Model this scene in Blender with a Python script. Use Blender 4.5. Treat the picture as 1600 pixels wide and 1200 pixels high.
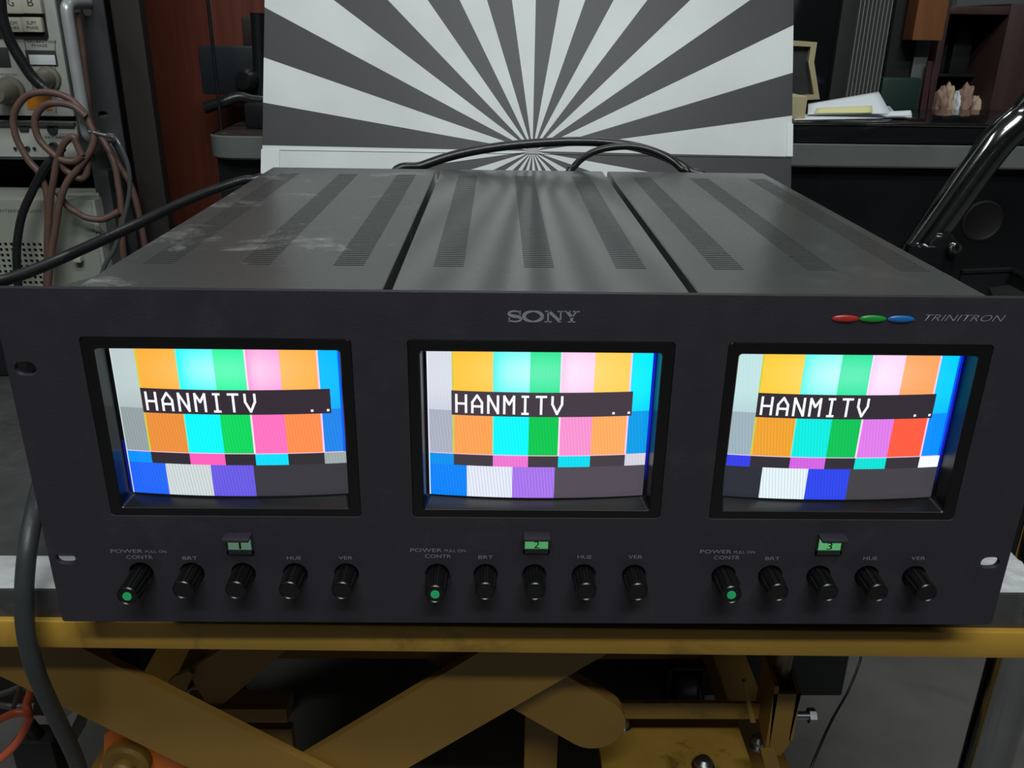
import bpy, bmesh, math, random
from mathutils import Vector, Matrix, noise
random.seed(7)
S = bpy.context.scene
for o in list(bpy.data.objects): bpy.data.objects.remove(o)
COL = S.collection

# ------------------------------------------------------------------ camera
FPX = 1358.13
CAM = Vector((-.0188447, -.3713142, .285359))
YAW, PITCH, ROLL = .0186404, .3871703, .0152782
FW = Vector((math.sin(YAW)*math.cos(PITCH), math.cos(YAW)*math.cos(PITCH), -math.sin(PITCH)))
_rt = Vector((math.cos(YAW), -math.sin(YAW), 0)); _up = _rt.cross(FW)
RT = _rt*math.cos(ROLL)+_up*math.sin(ROLL); UP = -_rt*math.sin(ROLL)+_up*math.cos(ROLL)
cd = bpy.data.cameras.new('camera'); cam = bpy.data.objects.new('camera', cd); COL.objects.link(cam)
cd.sensor_width = 36; cd.lens = FPX/1600*36; cd.clip_start = .01; cd.clip_end = 50
mx = Matrix((RT, UP, -FW)).transposed().to_4x4(); mx.translation = CAM
cam.matrix_world = mx
S.camera = cam
def at(x, y, Y):
    """the place in the room at depth Y that is seen at photo pixel x, y"""
    d = FW+RT*((x-800)/FPX)-UP*((y-600)/FPX)
    return CAM+d*((Y-CAM.y)/d.y)
def atz(x, y, Z):
    d = FW+RT*((x-800)/FPX)-UP*((y-600)/FPX)
    return CAM+d*((Z-CAM.z)/d.z)
# ------------------------------------------------------------------ world, light, exposure
S.view_settings.view_transform = 'Standard'; S.view_settings.look = 'None'
S.view_settings.exposure = 0; S.view_settings.gamma = 1
w = bpy.data.worlds.new('world'); S.world = w; w.use_nodes = True
w.node_tree.nodes['Background'].inputs[0].default_value = (.8, .9, 1, 1)
w.node_tree.nodes['Background'].inputs[1].default_value = .05
def area(name, loc, sx, sy, power, col, target):
    l = bpy.data.lights.new(name, 'AREA'); l.shape = 'RECTANGLE'; l.size = sx; l.size_y = sy
    l.energy = power; l.color = col
    o = bpy.data.objects.new(name, l); COL.objects.link(o); o.location = loc
    o.rotation_euler = (Vector(target)-Vector(loc)).to_track_quat('-Z', 'Y').to_euler()
    return o
area('ceiling_lamp_front', (.05, -1.45, 1.86), 1.2, .12, 21.5, (.95, 1, .985), (.05, .1, 0))
area('ceiling_lamp_middle', (.12, -.80, 1.86), 1.2, .12, 14, (.95, 1, .985), (.05, .1, 0))
area('side_fill_light', (-1.4, -.2, 1.88), .14, 1.2, 8, (.95, 1, .985), (-1.3, .1, 0))  # added fill light for the room, no such fixture known
area('ceiling_lamp_back', (.2, 1.35, 1.88), 1.2, .25, 9, (.93, 1, .97), (.1, 1.1, 0))
# ------------------------------------------------------------------ materials
def lin(c):
    return tuple(((v/255)/12.92 if v/255 <= .04045 else ((v/255+.055)/1.055)**2.4) for v in c)
def mat(name, rgb, rough=.5, metal=0, var=.0, scale=30, bump=0, bscale=200, dust=None, dustamt=.0, dscale=8, stretch=None, emit=None, es=1, coat=0, spec=.5, trans=0):
    m = bpy.data.materials.new(name); m.use_nodes = True; nt = m.node_tree; n = nt.nodes; L = nt.links
    p = n['Principled BSDF']; c = lin(rgb)
    p.inputs['Base Color'].default_value = (*c, 1); p.inputs['Roughness'].default_value = rough
    p.inputs['Metallic'].default_value = metal; p.inputs['Coat Weight'].default_value = coat
    p.inputs['Specular IOR Level'].default_value = spec
    p.inputs['Transmission Weight'].default_value = trans
    tc = n.new('ShaderNodeTexCoord'); src = tc.outputs['Object']
    if stretch:
        mp = n.new('ShaderNodeMapping'); mp.inputs['Scale'].default_value = stretch
        L.new(src, mp.inputs[0]); src = mp.outputs[0]
    col = None
    if var:
        t = n.new('ShaderNodeTexNoise'); t.inputs['Scale'].default_value = scale; t.inputs['Detail'].default_value = 6
        L.new(src, t.inputs['Vector'])
        r = n.new('ShaderNodeMapRange'); r.inputs[1].default_value = .3; r.inputs[2].default_value = .7
        r.inputs[3].default_value = 1-var; r.inputs[4].default_value = 1+var
        L.new(t.outputs[0], r.inputs[0])
        mu = n.new('ShaderNodeMix'); mu.data_type = 'RGBA'; mu.blend_type = 'MULTIPLY'; mu.inputs[0].default_value = 1
        mu.inputs[6].default_value = (*c, 1); L.new(r.outputs[0], mu.inputs[7]); col = mu.outputs[2]
        rr = n.new('ShaderNodeMapRange'); rr.inputs[3].default_value = max(.02, rough*.8); rr.inputs[4].default_value = min(1, rough*1.2)
        L.new(t.outputs[0], rr.inputs[0]); L.new(rr.outputs[0], p.inputs['Roughness'])
    if dust:
        t = n.new('ShaderNodeTexNoise'); t.inputs['Scale'].default_value = dscale; t.inputs['Detail'].default_value = 9
        t.inputs['Roughness'].default_value = .68; t.inputs['Distortion'].default_value = .6
        L.new(src, t.inputs['Vector'])
        r = n.new('ShaderNodeMapRange'); r.inputs[1].default_value = .56; r.inputs[2].default_value = .72
        r.inputs[3].default_value = 0; r.inputs[4].default_value = dustamt; L.new(t.outputs[0], r.inputs[0])
        mi = n.new('ShaderNodeMix'); mi.data_type = 'RGBA'; mi.inputs[6].default_value = (*c, 1)
        if col: L.new(col, mi.inputs[6])
        mi.inputs[7].default_value = (*lin(dust), 1); L.new(r.outputs[0], mi.inputs[0]); col = mi.outputs[2]
    if col: L.new(col, p.inputs['Base Color'])
    if bump:
        t = n.new('ShaderNodeTexNoise'); t.inputs['Scale'].default_value = bscale; t.inputs['Detail'].default_value = 5
        L.new(src, t.inputs['Vector'])
        b = n.new('ShaderNodeBump'); b.inputs['Strength'].default_value = bump; b.inputs['Distance'].default_value = .002
        L.new(t.outputs[0], b.inputs['Height']); L.new(b.outputs[0], p.inputs['Normal'])
    if emit:
        p.inputs['Emission Color'].default_value = (*lin(emit), 1); p.inputs['Emission Strength'].default_value = es
    return m
M = {}
M['panel'] = mat('panel_paint', (43, 40, 49), .55, 0, .06, 60, .12, 900, (92, 90, 88), .12, 30)
M['cover_mid'] = mat('cover_paint_smooth', (84, 86, 86), .15, 0, .05, 14, .012, 500, spec=.26)
M['cover'] = mat('cover_paint', (76, 78, 78), .23, 0, .06, 14, .03, 700, (150, 150, 146), .12, 26)
M['cover_dusty'] = mat('cover_paint_dusty', (76, 77, 77), .27, 0, .08, 14, .03, 700, (190, 190, 186), .55, 16)
M['louvre'] = mat('louvre_dark', (26, 27, 27), .4)
M['inner'] = mat('inner_black', (22, 22, 23), .7)
M['bezel'] = mat('bezel_black_plastic', (13, 13, 15), .34, 0, .05, 40)
M['knob'] = mat('knob_gloss_black', (13, 13, 14), .3, 0, 0)
M['print'] = mat('print_grey', (128, 128, 130), .6)
M['print_shaded'] = mat('print_shaded_grey', (60, 60, 63), .6)  # same label print, darkened for the shadow under the indicator hood
M['logo'] = mat('logo_silver', (132, 135, 143), .45)
M['dot'] = mat('green_dot', (45, 190, 115), .5)
M['chrome'] = mat('chrome', (176, 178, 180), .09, 1, .05, 40)
M['chrome_dull'] = mat('handle_chrome', (152, 154, 156), .12, 1, .05, 40)
M['handle'] = mat('satin_handle_metal', (180, 183, 186), .36, .4, .08, 40)
M['steel'] = mat('steel', (160, 163, 165), .3, 1, .1, 40)
M['mat_black'] = mat('black_rubber_mat', (60, 61, 62), .42, 0, .2, 40, .8, 60, (120, 122, 122), .25, 30)
M['tape'] = mat('worn_silver_edge', (205, 208, 210), .35, .2, .12, 30, 1.0, 70, (40, 40, 42), .45, 18)
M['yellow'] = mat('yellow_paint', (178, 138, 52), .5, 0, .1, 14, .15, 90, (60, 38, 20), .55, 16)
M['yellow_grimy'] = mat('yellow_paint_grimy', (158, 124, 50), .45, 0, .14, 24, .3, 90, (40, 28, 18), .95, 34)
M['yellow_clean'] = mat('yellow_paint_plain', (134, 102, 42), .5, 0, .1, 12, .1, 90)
M['orange'] = mat('orange_paint', (215, 110, 35), .4, 0, .15, 40, .4, 90)
M['black'] = mat('black_plastic', (26, 27, 29), .4, 0, .08, 30)
M['black_gloss'] = mat('black_gloss', (24, 25, 27), .12, 0, .1, 12)
M['dark'] = mat('dark_grey', (48, 49, 50), .5, 0, .1, 20)
M['rubber'] = mat('black_rubber', (28, 29, 31), .35, 0, .1, 60, .1, 300)
M['rubber_grey'] = mat('dark_grey_rubber', (52, 56, 58), .45, 0, .1, 40, .1, 300)
M['brown_rubber'] = mat('brown_rubber', (98, 74, 66), .5, 0, .12, 60, .1, 300)
M['glossy_grey'] = mat('glossy_dark_grey_cable', (72, 76, 78), .15)
M['clear'] = mat('pale_grey_cable', (120, 124, 126), .25, 0)
M['silver_panel'] = mat('silver_panel', (166, 169, 163), .45, 0, .04, 12, .03, 300, (120, 118, 105), .2, 14)
M['beige_panel'] = mat('beige_grey_panel', (142, 146, 136), .5, 0, .04, 12, .03, 300, (110, 108, 96), .2, 14)
M['rail'] = mat('rack_rail_grey', (52, 54, 56), .5, 0, .08, 20, .05, 200)
M['darkbrown'] = mat('dark_brown_wood', (34, 27, 24), .6, 0, .2, 8, 0, 1, (66, 54, 46), .35, 10, (1, 1, .25))
M['wood'] = mat('red_brown_wood', (104, 52, 38), .42, 0, .14, 22, 0, 1, None, 0, 8, (6, 6, .35))
M['wood_orange'] = mat('orange_brown_wood', (128, 82, 50), .5, 0, .12, 22, 0, 1, None, 0, 8, (6, 6, .35))
M['maroon'] = mat('dark_maroon_wood', (66, 46, 44), .5, 0, .12, 20, 0, 1, None, 0, 8, (6, 6, .35))
M['paper'] = mat('white_paper', (226, 232, 238), .8, 0, .03, 8)
M['note'] = mat('yellow_paper', (222, 220, 160), .8)
M['kraft'] = mat('cream_cardboard', (178, 168, 132), .8, 0, .06, 30)
M['green'] = mat('dark_green_plastic', (26, 52, 46), .5, 0, .08, 10)
M['greypanel'] = mat('grey_panel', (96, 98, 100), .5, 0, .1, 10)
M['floor'] = mat('grey_concrete_floor', (118, 116, 114), .6, 0, .1, 14, .1, 60, (70, 66, 64), .5, 6)
M['wall'] = mat('dark_wall', (70, 72, 70), .8, 0, .1, 3)
M['wall_pale'] = mat('pale_wall', (92, 94, 92), .85, 0, .06, 3)
M['ceiling'] = mat('pale_ceiling', (190, 192, 188), .9)
M['fin'] = mat('fin_edge', (140, 144, 140), .5)
M['white_item'] = mat('grey_white_plastic', (150, 152, 152), .6, 0, .08, 10)
M['red_cable'] = mat('orange_red_cable', (225, 105, 68), .4)
M['button'] = mat('ivory_button', (176, 174, 160), .5, 0, .05, 30)
M['meter'] = mat('meter_face', (200, 206, 210), .3)
M['sticker'] = mat('orange_sticker', (206, 128, 30), .6, 0, .1, 200)
M['knob_grey'] = mat('khaki_grey_knob', (104, 102, 90), .35, 0, .05, 30)
M['ink'] = mat('dark_ink', (70, 70, 66), .7)
M['tan'] = mat('tan_cloth', (196, 174, 148), .8, 0, .2, 60)
M['tan2'] = mat('rose_tan_cloth', (160, 130, 116), .8, 0, .2, 60)

# ------------------------------------------------------------------ mesh helpers
def tag(o, label=None, cat=None, group=None, kind=None):
    if label: o['label'] = label
    if cat: o['category'] = cat
    if group: o['group'] = group
    if kind: o['kind'] = kind
    return o
def empty(name, label, cat, loc=(0, 0, 0), group=None):
    o = bpy.data.objects.new(name, None); COL.objects.link(o); o.location = loc; o.empty_display_size = .02
    return tag(o, label, cat, group)
def link(name, me, m, parent=None, smooth=False):
    o = bpy.data.objects.new(name, me); COL.objects.link(o)
    if m is not None:
        for k in (m if isinstance(m, (list, tuple)) else [m]): me.materials.append(k)
    if smooth:
        for p in me.polygons: p.use_smooth = True
    if parent:
        o.parent = parent; o.matrix_parent_inverse = Matrix.Translation(-parent.location) if parent.type == 'EMPTY' else Matrix.Translation(-parent_loc(parent))
    return o
def parent_loc(p):
    return p.location
def smooth_by_angle(me, ang=35):
    bm = bmesh.new(); bm.from_mesh(me)
    for f in bm.faces: f.smooth = True
    a = math.radians(ang)
    for e in bm.edges:
        if len(e.link_faces) == 2 and e.calc_face_angle(0) > a: e.smooth = False
    bm.to_mesh(me); bm.free()
class MB:
    def __init__(s): s.bm = bmesh.new()
    def box(s, a, b, bev=0, rot=None, seg=2):
        """axis box between corners a and b, optional rotation matrix about its centre"""
        a = Vector(a); b = Vector(b); c = (a+b)/2; d = b-a
        t = bmesh.new(); bmesh.ops.create_cube(t, size=1)
        for v in t.verts: v.co = Vector((v.co.x*d.x, v.co.y*d.y, v.co.z*d.z))
        if bev: bmesh.ops.bevel(t, geom=list(t.edges), offset=bev, segments=seg, affect='EDGES', profile=.6)
        for v in t.verts:
            if rot: v.co = rot @ v.co
            v.co = v.co+c
        s.add(t); return s
    def add(s, t):
        me = bpy.data.meshes.new('t'); bmesh.ops.recalc_face_normals(t, faces=t.faces); t.to_mesh(me); t.free(); s.bm.from_mesh(me); bpy.data.meshes.remove(me)
    def bar(s, p0, p1, wd, th, side, bev=0):
        """flat bar from p0 to p1, wd wide across, th thick along `side`"""
        p0 = Vector(p0); p1 = Vector(p1); z = (p1-p0); l = z.length; z.normalize(); y = Vector(side); y = (y-z*y.dot(z)).normalized(); x = y.cross(z)
        R = Matrix((x, y, z)).transposed()
        c = (p0+p1)/2; h = Vector((wd/2, th/2, l/2))
        return s.box(c-h, c+h, bev, R)
    def cyl(s, p0, p1, r0, r1=None, n=24, cap=True, bev=0):
        p0 = Vector(p0); p1 = Vector(p1); r1 = r0 if r1 is None else r1
        if bev:
            d = (p1-p0).normalized()
            return s.lathe(p0, d, [(0, 0), (r0-bev, 0), (r0, bev), (r1, (p1-p0).length-bev), (r1-bev, (p1-p0).length), (0, (p1-p0).length)], n)
        return s.lathe(p0, (p1-p0).normalized(), [(0, 0), (r0, 0), (r1, (p1-p0).length), (0, (p1-p0).length)] if cap else [(r0, 0), (r1, (p1-p0).length)], n)
    def lathe(s, o, d, prof, n=24, fl=None):
        d = Vector(d).normalized(); o = Vector(o)
        x = d.orthogonal().normalized(); y = d.cross(x); t = bmesh.new(); loops = []
        for r, h in prof:
            if r < 1e-7: loops.append([t.verts.new(o+d*h)])
            else: loops.append([t.verts.new(o+d*h+(x*math.cos(k*2*math.pi/n)+y*math.sin(k*2*math.pi/n))*(r*(fl(k) if fl else 1))) for k in range(n)])
        for A, B in zip(loops, loops[1:]):
            for k in range(n):
                q = (k+1) % n
                if len(A) == 1 and len(B) > 1: t.faces.new((A[0], B[k], B[q]))
                elif len(B) == 1 and len(A) > 1: t.faces.new((A[k], B[0], A[q]))
                elif len(A) > 1: t.faces.new((A[k], B[k], B[q], A[q]))
        s.add(t); return s
    def tube(s, pts, r, n=12, sub=6, cap=True):
        P = smooth_path([Vector(p) for p in pts], sub) if sub else [Vector(p) for p in pts]
        t = bmesh.new(); up = None; loops = []
        for i, p in enumerate(P):
            d = (P[min(i+1, len(P)-1)]-P[max(i-1, 0)]).normalized()
            if up is None: up = d.orthogonal().normalized()
            up = (up-d*up.dot(d)).normalized(); v = d.cross(up)
            loops.append([t.verts.new(p+(up*math.cos(a)+v*math.sin(a))*r) for a in [k*2*math.pi/n for k in range(n)]])
        for A, B in zip(loops, loops[1:]):
            for k in range(n): t.faces.new((A[k], A[(k+1) % n], B[(k+1) % n], B[k]))
        if cap: t.faces.new(loops[0]); t.faces.new(loops[-1])
        s.add(t); return s
    def prism(s, poly, ext):
        """closed polygon of 3D points pushed along the vector ext"""
        t = bmesh.new(); e = Vector(ext); A = [t.verts.new(Vector(p)) for p in poly]; B = [t.verts.new(Vector(p)+e) for p in poly]
        t.faces.new(A); t.faces.new(B[::-1])
        for k in range(len(A)): q = (k+1) % len(A); t.faces.new((A[k], B[k], B[q], A[q]))
        s.add(t); return s
    def loft(s, loops, capend=False, capstart=False):
        t = bmesh.new(); LL = [[t.verts.new(Vector(p)) for p in l] for l in loops]; n = len(LL[0])
        for A, B in zip(LL, LL[1:]):
            for k in range(n): t.faces.new((A[k], A[(k+1) % n], B[(k+1) % n], B[k]))
        if capend: t.faces.new(LL[-1])
        if capstart: t.faces.new(LL[0])
        s.add(t); return s
    def done(s, name, m, parent=None, smooth=True, ang=35):
        me = bpy.data.meshes.new(name); s.bm.to_mesh(me); s.bm.free()
        if smooth: smooth_by_angle(me, ang)
        return link(name, me, m, parent)
def smooth_path(P, sub):
    out = []
    for i in range(len(P)-1):
        a = P[max(i-1, 0)]; b = P[i]; c = P[i+1]; d = P[min(i+2, len(P)-1)]
        for k in range(sub):
            t = k/sub
            out.append(.5*((2*b)+(c-a)*t+(2*a-5*b+4*c-d)*t*t+(3*b-a-3*c+d)*t**3))
    out.append(P[-1]); return out
def rrect(cx, cz, hw, hh, r, y, n=5):
    pts = []
    for qx, qz, a0 in ((1, 1, 0), (-1, 1, 90), (-1, -1, 180), (1, -1, 270)):
        for k in range(n+1):
            a = math.radians(a0+90*k/n)
            pts.append((cx+qx*(hw-r)+r*math.cos(a), y, cz+qz*(hh-r)+r*math.sin(a)))
    return pts
def plate_mesh(name, loops, th, M4, bev=0):
    """flat plate with holes: 2D loops (first the outline), thickness th, placed by matrix M4"""
    cu = bpy.data.curves.new(name, 'CURVE'); cu.dimensions = '2D'; cu.fill_mode = 'BOTH'; cu.extrude = max(th/2-bev, 1e-5); cu.bevel_depth = bev; cu.bevel_resolution = 1
    for lp in loops:
        sp = cu.splines.new('POLY'); sp.points.add(len(lp)-1); sp.use_cyclic_u = True
        for q, (a, b) in zip(sp.points, lp): q.co = (a, b, 0, 1)
    o = bpy.data.objects.new(name, cu); COL.objects.link(o)
    dg = bpy.context.evaluated_depsgraph_get(); me = bpy.data.meshes.new_from_object(o.evaluated_get(dg))
    me.name = name; me.transform(M4); bpy.data.objects.remove(o); bpy.data.curves.remove(cu); me.materials.clear()
    return me
XZ = lambda y: Matrix(((1, 0, 0, 0), (0, 0, -1, y), (0, 1, 0, 0), (0, 0, 0, 1)))   # 2D (x,z) upright, facing the camera
XY = lambda z: Matrix.Translation((0, 0, z))
def text(name, s, x0, x1, z0, z1, m, parent, y=-.00012, shear=0, th=.0001, fat=0):
    """lettering fitted to the box x0..x1, z0..z1 on the plane y"""
    cu = bpy.data.curves.new(name, 'FONT'); cu.body = s; cu.size = 1; cu.shear = shear; cu.resolution_u = 4; cu.offset = fat
    o = bpy.data.objects.new(name, cu); COL.objects.link(o)
    dg = bpy.context.evaluated_depsgraph_get(); me = bpy.data.meshes.new_from_object(o.evaluated_get(dg))
    bpy.data.objects.remove(o); bpy.data.curves.remove(cu); me.name = name; me.materials.clear()
    xs = [v.co.x for v in me.vertices]; ys = [v.co.y for v in me.vertices]
    a, b, c, d = min(xs), max(xs), min(ys), max(ys)
    for v in me.vertices: v.co = Vector((x0+(v.co.x-a)/(b-a)*(x1-x0), y, z0+(v.co.y-c)/(d-c)*(z1-z0)))
    return link(name, me, m, parent)
def slot2(cx, cz, hw, hh, n=6):
    r = hh; p = []
    for k in range(n+1): a = math.radians(-90+180*k/n); p.append((cx+hw-r+r*math.cos(a), cz+r*math.sin(a)))
    for k in range(n+1): a = math.radians(90+180*k/n); p.append((cx-hw+r+r*math.cos(a), cz+r*math.sin(a)))
    return p
def rr2(cx, cz, hw, hh, r, n=4): return [(p[0], p[2]) for p in rrect(cx, cz, hw, hh, r, 0, n)]
def circ2(cx, cz, r, n=24): return [(cx+r*math.cos(2*math.pi*k/n), cz+r*math.sin(2*math.pi*k/n)) for k in range(n)]

# ================================================================== THE ROOM
FZ = -.55
def wallbox(name, a, b, m):
    return tag(MB().box(a, b).done(name, m, smooth=False), kind='structure')
wallbox('floor', (-2.2, -2.4, FZ-.05), (2.6, 2.6, FZ), M['floor'])
wallbox('ceiling', (-2.2, -2.4, 1.95), (2.6, 2.6, 2.0), M['ceiling'])
wallbox('wall_back', (-2.2, 2.6, FZ-.05), (2.6, 2.66, 2.0), M['wall'])
wallbox('wall_left', (-2.26, -2.4, FZ-.05), (-2.2, 2.66, 2.0), M['wall'])
wallbox('wall_right', (2.6, -2.4, FZ-.05), (2.66, 2.66, 2.0), M['wall_pale'])
wallbox('wall_front', (-2.2, -2.46, FZ-.05), (2.6, -2.4, 2.0), M['wall_pale'])

# ================================================================== THE RACK MONITOR
mon = empty('rack_monitor', 'wide black rack monitor with three lit colour-bar screens, standing on the yellow lift cart', 'monitor')
PW, PH = .2413, .1773
CX = (-.1458, .0013, .1473)
KX = [[-.1969, -.1715, -.1458, -.1197, -.0940], [-.0482, -.0238, .0008, .0259, .0515], [.0972, .1210, .1458, .1706, .1950]]
KZ = .0296
loops = [rr2(0, PH/2, PW, PH/2, .0012)]
for c in CX: loops.append(rr2(c, .1089, .0612, .0464, .0022))
for sx in (-.2333, .2325):
    for z in (.1395, .0380): loops.append(slot2(sx, z, .0052, .0035))
for ks in KX:
    for x in ks: loops.append(circ2(x, KZ, .0064))
me = plate_mesh('front_panel', loops, .003, XZ(.0015), .0003)
panel = link('front_panel', me, M['panel'], mon); smooth_by_angle(me, 30)
me = MB().box((-PW+.001, .0002, PH-.0001), (PW-.001, .0028, PH+.00025)); eo = me.done('worn_edge', mat('worn_panel_edge', (84, 86, 86), .5, 0, 0, 1, 0, 1, (178, 182, 178), 1.0, 38, (1, .2, .2)), panel, smooth=False)
# fixed lettering
def sony():
    """slab-serif word mark drawn as filled strokes"""
    bm = bmesh.new()
    def quad(p): bm.faces.new([bm.verts.new((x, -.00012, z)) for x, z in p])
    x0, z0, W_, H = -.0147, .1640, .0326, .0054
    def bx(a, b, c, d): quad([(x0+a*W_, z0+c*H), (x0+b*W_, z0+c*H), (x0+b*W_, z0+d*H), (x0+a*W_, z0+d*H)])
    def stroke(pts, wf):
        L, R = [], []
        for i, (x, z) in enumerate(pts):
            a = pts[max(i-1, 0)]; b = pts[min(i+1, len(pts)-1)]; dx, dz = (b[0]-a[0])*W_, (b[1]-a[1])*H; l = math.hypot(dx, dz) or 1
            w = wf(i/(len(pts)-1))*H/2; px, pz = x0+x*W_, z0+z*H
            L.append((px-dz/l*w, pz+dx/l*w)); R.append((px+dz/l*w, pz-dx/l*w))
        for i in range(len(pts)-1): quad([L[i], L[i+1], R[i+1], R[i]])
    # S
    P = []
    for k in range(29):
        t = k/28
        if t < .5: a = math.radians(20+t*2*230); P.append((.105+.078*math.cos(a), .735+.21*math.sin(a)))
        else: a = math.radians(90-(t-.5)*2*250); P.append((.112+.085*math.cos(a), .265+.225*math.sin(a)))
    stroke(P, lambda t: .13+.15*math.exp(-((t-.5)/.22)**2))
    bx(.172, .19, .62, 1.0); bx(.022, .042, .0, .38)
    # O
    O = [(.36+.125*math.cos(math.radians(a)), .5+.44*math.sin(math.radians(a))) for a in range(0, 361, 10)]
    stroke(O, lambda t: .12+.2*abs(math.cos(t*2*math.pi)))
    # N
    bx(.52, .60, .90, 1); bx(.52, .62, 0, .1); bx(.555, .578, .05, .95); bx(.69, .785, .90, 1); bx(.728, .750, .0, .95)
    stroke([(.578, .95), (.735, .06)], lambda t: .26)
    # Y
    bx(.775, .875, .90, 1); bx(.90, 1.0, .90, 1); bx(.84, .945, 0, .1); bx(.872, .912, .05, .5)
    stroke([(.825, .95), (.892, .45)], lambda t: .26); stroke([(.955, .95), (.895, .45)], lambda t: .13)
    me = bpy.data.meshes.new('brand_lettering'); bm.to_mesh(me); bm.free()
    return link('brand_lettering', me, M['logo'], panel)
tag(sony(), 'silver slab-serif SONY lettering')
tag(text('brand_lettering', 'TRINITRON', .1735, .2101, .1664, .1694, M['logo'], panel, shear=.35, fat=-.012), 'thin slanted silver TRINITRON lettering')
for x, c, nm in ((.1376, (172, 48, 44), 'red'), (.1500, (34, 142, 56), 'green'), (.1628, (30, 104, 176), 'blue')):
    b = MB(); lp = []
    for s_, y in ((1, .0), (1, -.0004), (.8, -.0008), (.4, -.0010)):
        lp.append([(x+.0061*s_*math.cos(a), y, .1671+.00165*s_*math.sin(a)) for a in [k*math.pi/16 for k in range(32)]])
    b.loft(lp, capend=True)
    tag(b.done('logo_oval', mat('oval_'+nm, c, .3), panel), 'small %s oval' % nm)
for i, ks in enumerate(KX):
    dz = (-.0014, 0, 0)[i]; p0 = ks[0]; q = lambda a, b, c, d: (a, b, c+dz, d+dz)
    text('control_label', 'POWER', *q(p0-.0133, p0+.0025, .0429, .0450), M['print'], panel)
    text('control_label', 'PULL ON', *q(p0+.0038, p0+.0143, .0429, .0445), M['print'], panel)
    text('control_label', 'CONTR', *q(p0-.0060, p0+.0070, .0394, .0415), M['print'], panel)
    text('control_label', 'BRT', *q(ks[1]-.0037, ks[1]+.0037, .0390, .0410), M['print'], panel)
    text('control_label', 'COLOR', *q(ks[2]-.0066, ks[2]+.0066, .0390, .0408), M['print_shaded'], panel)
    text('control_label', 'HUE', *q(ks[3]-.0036, ks[3]+.0036, .0394, .0414), M['print'], panel)
    text('control_label', 'VER', *q(ks[4]-.0036, ks[4]+.0036, .0396, .0416), M['print'], panel)
# knobs
def knob(x, y1, power, KZ=KZ):
    b = MB(); fl = lambda k: 1 if k % 6 in (0, 1, 2) else .87
    b.lathe((x, .004, KZ), (0, -1, 0), [(.0050, 0), (.0050, .005), (.0056, .0055), (.0054, y1-.0005), (.0050, y1+.0040)], 72, fl)
    b.lathe((x, .004, KZ), (0, -1, 0), [(.0050, y1+.0035), (.0051, y1+.0041), (.0046, y1+.0046), (.0042, y1+.0042), (0, y1+.0042)], 40)
    if power: b.box((x+.0048, -.008, KZ-.0004), (x+.0068, -.001, KZ+.0004), .0002)
    k = b.done('knob', M['knob'], mon, ang=25)
    if power:
        d = MB().cyl((x, -y1-.0001, KZ), (x, -y1-.0007, KZ), .0022, n=24).done('power_dot', M['dot'], k)
        tag(d, 'green round dot'); tag(k, 'pulled-out black power knob with a green dot')
    return k
for i, ks in enumerate(KX):
    for j, x in enumerate(ks): knob(x, (.0180, .0165, .0160)[i] if j == 0 else .0140, j == 0, KZ-(.0008 if i == 0 and j == 0 else 0))
# channel indicators: a hood over a green number window
for i, c in enumerate((-.1458, .0015, .1485)):
    zo = (-.0014, 0, 0)[i]
    b = MB(); b.box((c-.0065, -.0068, .0533+zo), (c+.0065, .0005, .0548+zo), .0004)
    b.box((c-.0066, -.0012, .0430+zo), (c-.0058, .0005, .0540+zo)); b.box((c+.0058, -.0012, .0430+zo), (c+.0066, .0005, .0540+zo)); b.box((c-.0066, -.0012, .0430+zo), (c+.0066, .0005, .0453+zo))
    h = b.done('channel_indicator', M['panel'], mon)
    e = ((105, 145, 122), (82, 160, 100), (84, 162, 102))[i]
    win = MB().box((c-.0058, -.0004, .0453+zo), (c+.0058, .0004, .0535+zo)).done('indicator_window', mat('indicator_green', (40, 90, 60), .4, emit=e, es=(.55, .85, .95)[i]), h)
    tag(win, 'dull green window marked 1' if i == 0 else 'lit green window marked %d' % (i+1))
    text('indicator_number', str(i+1), c-(.0013 if i else .0004), c+(.0015 if i else .0006), .0457+zo, .0498+zo, M['inner'], h, y=-.0006)
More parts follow.
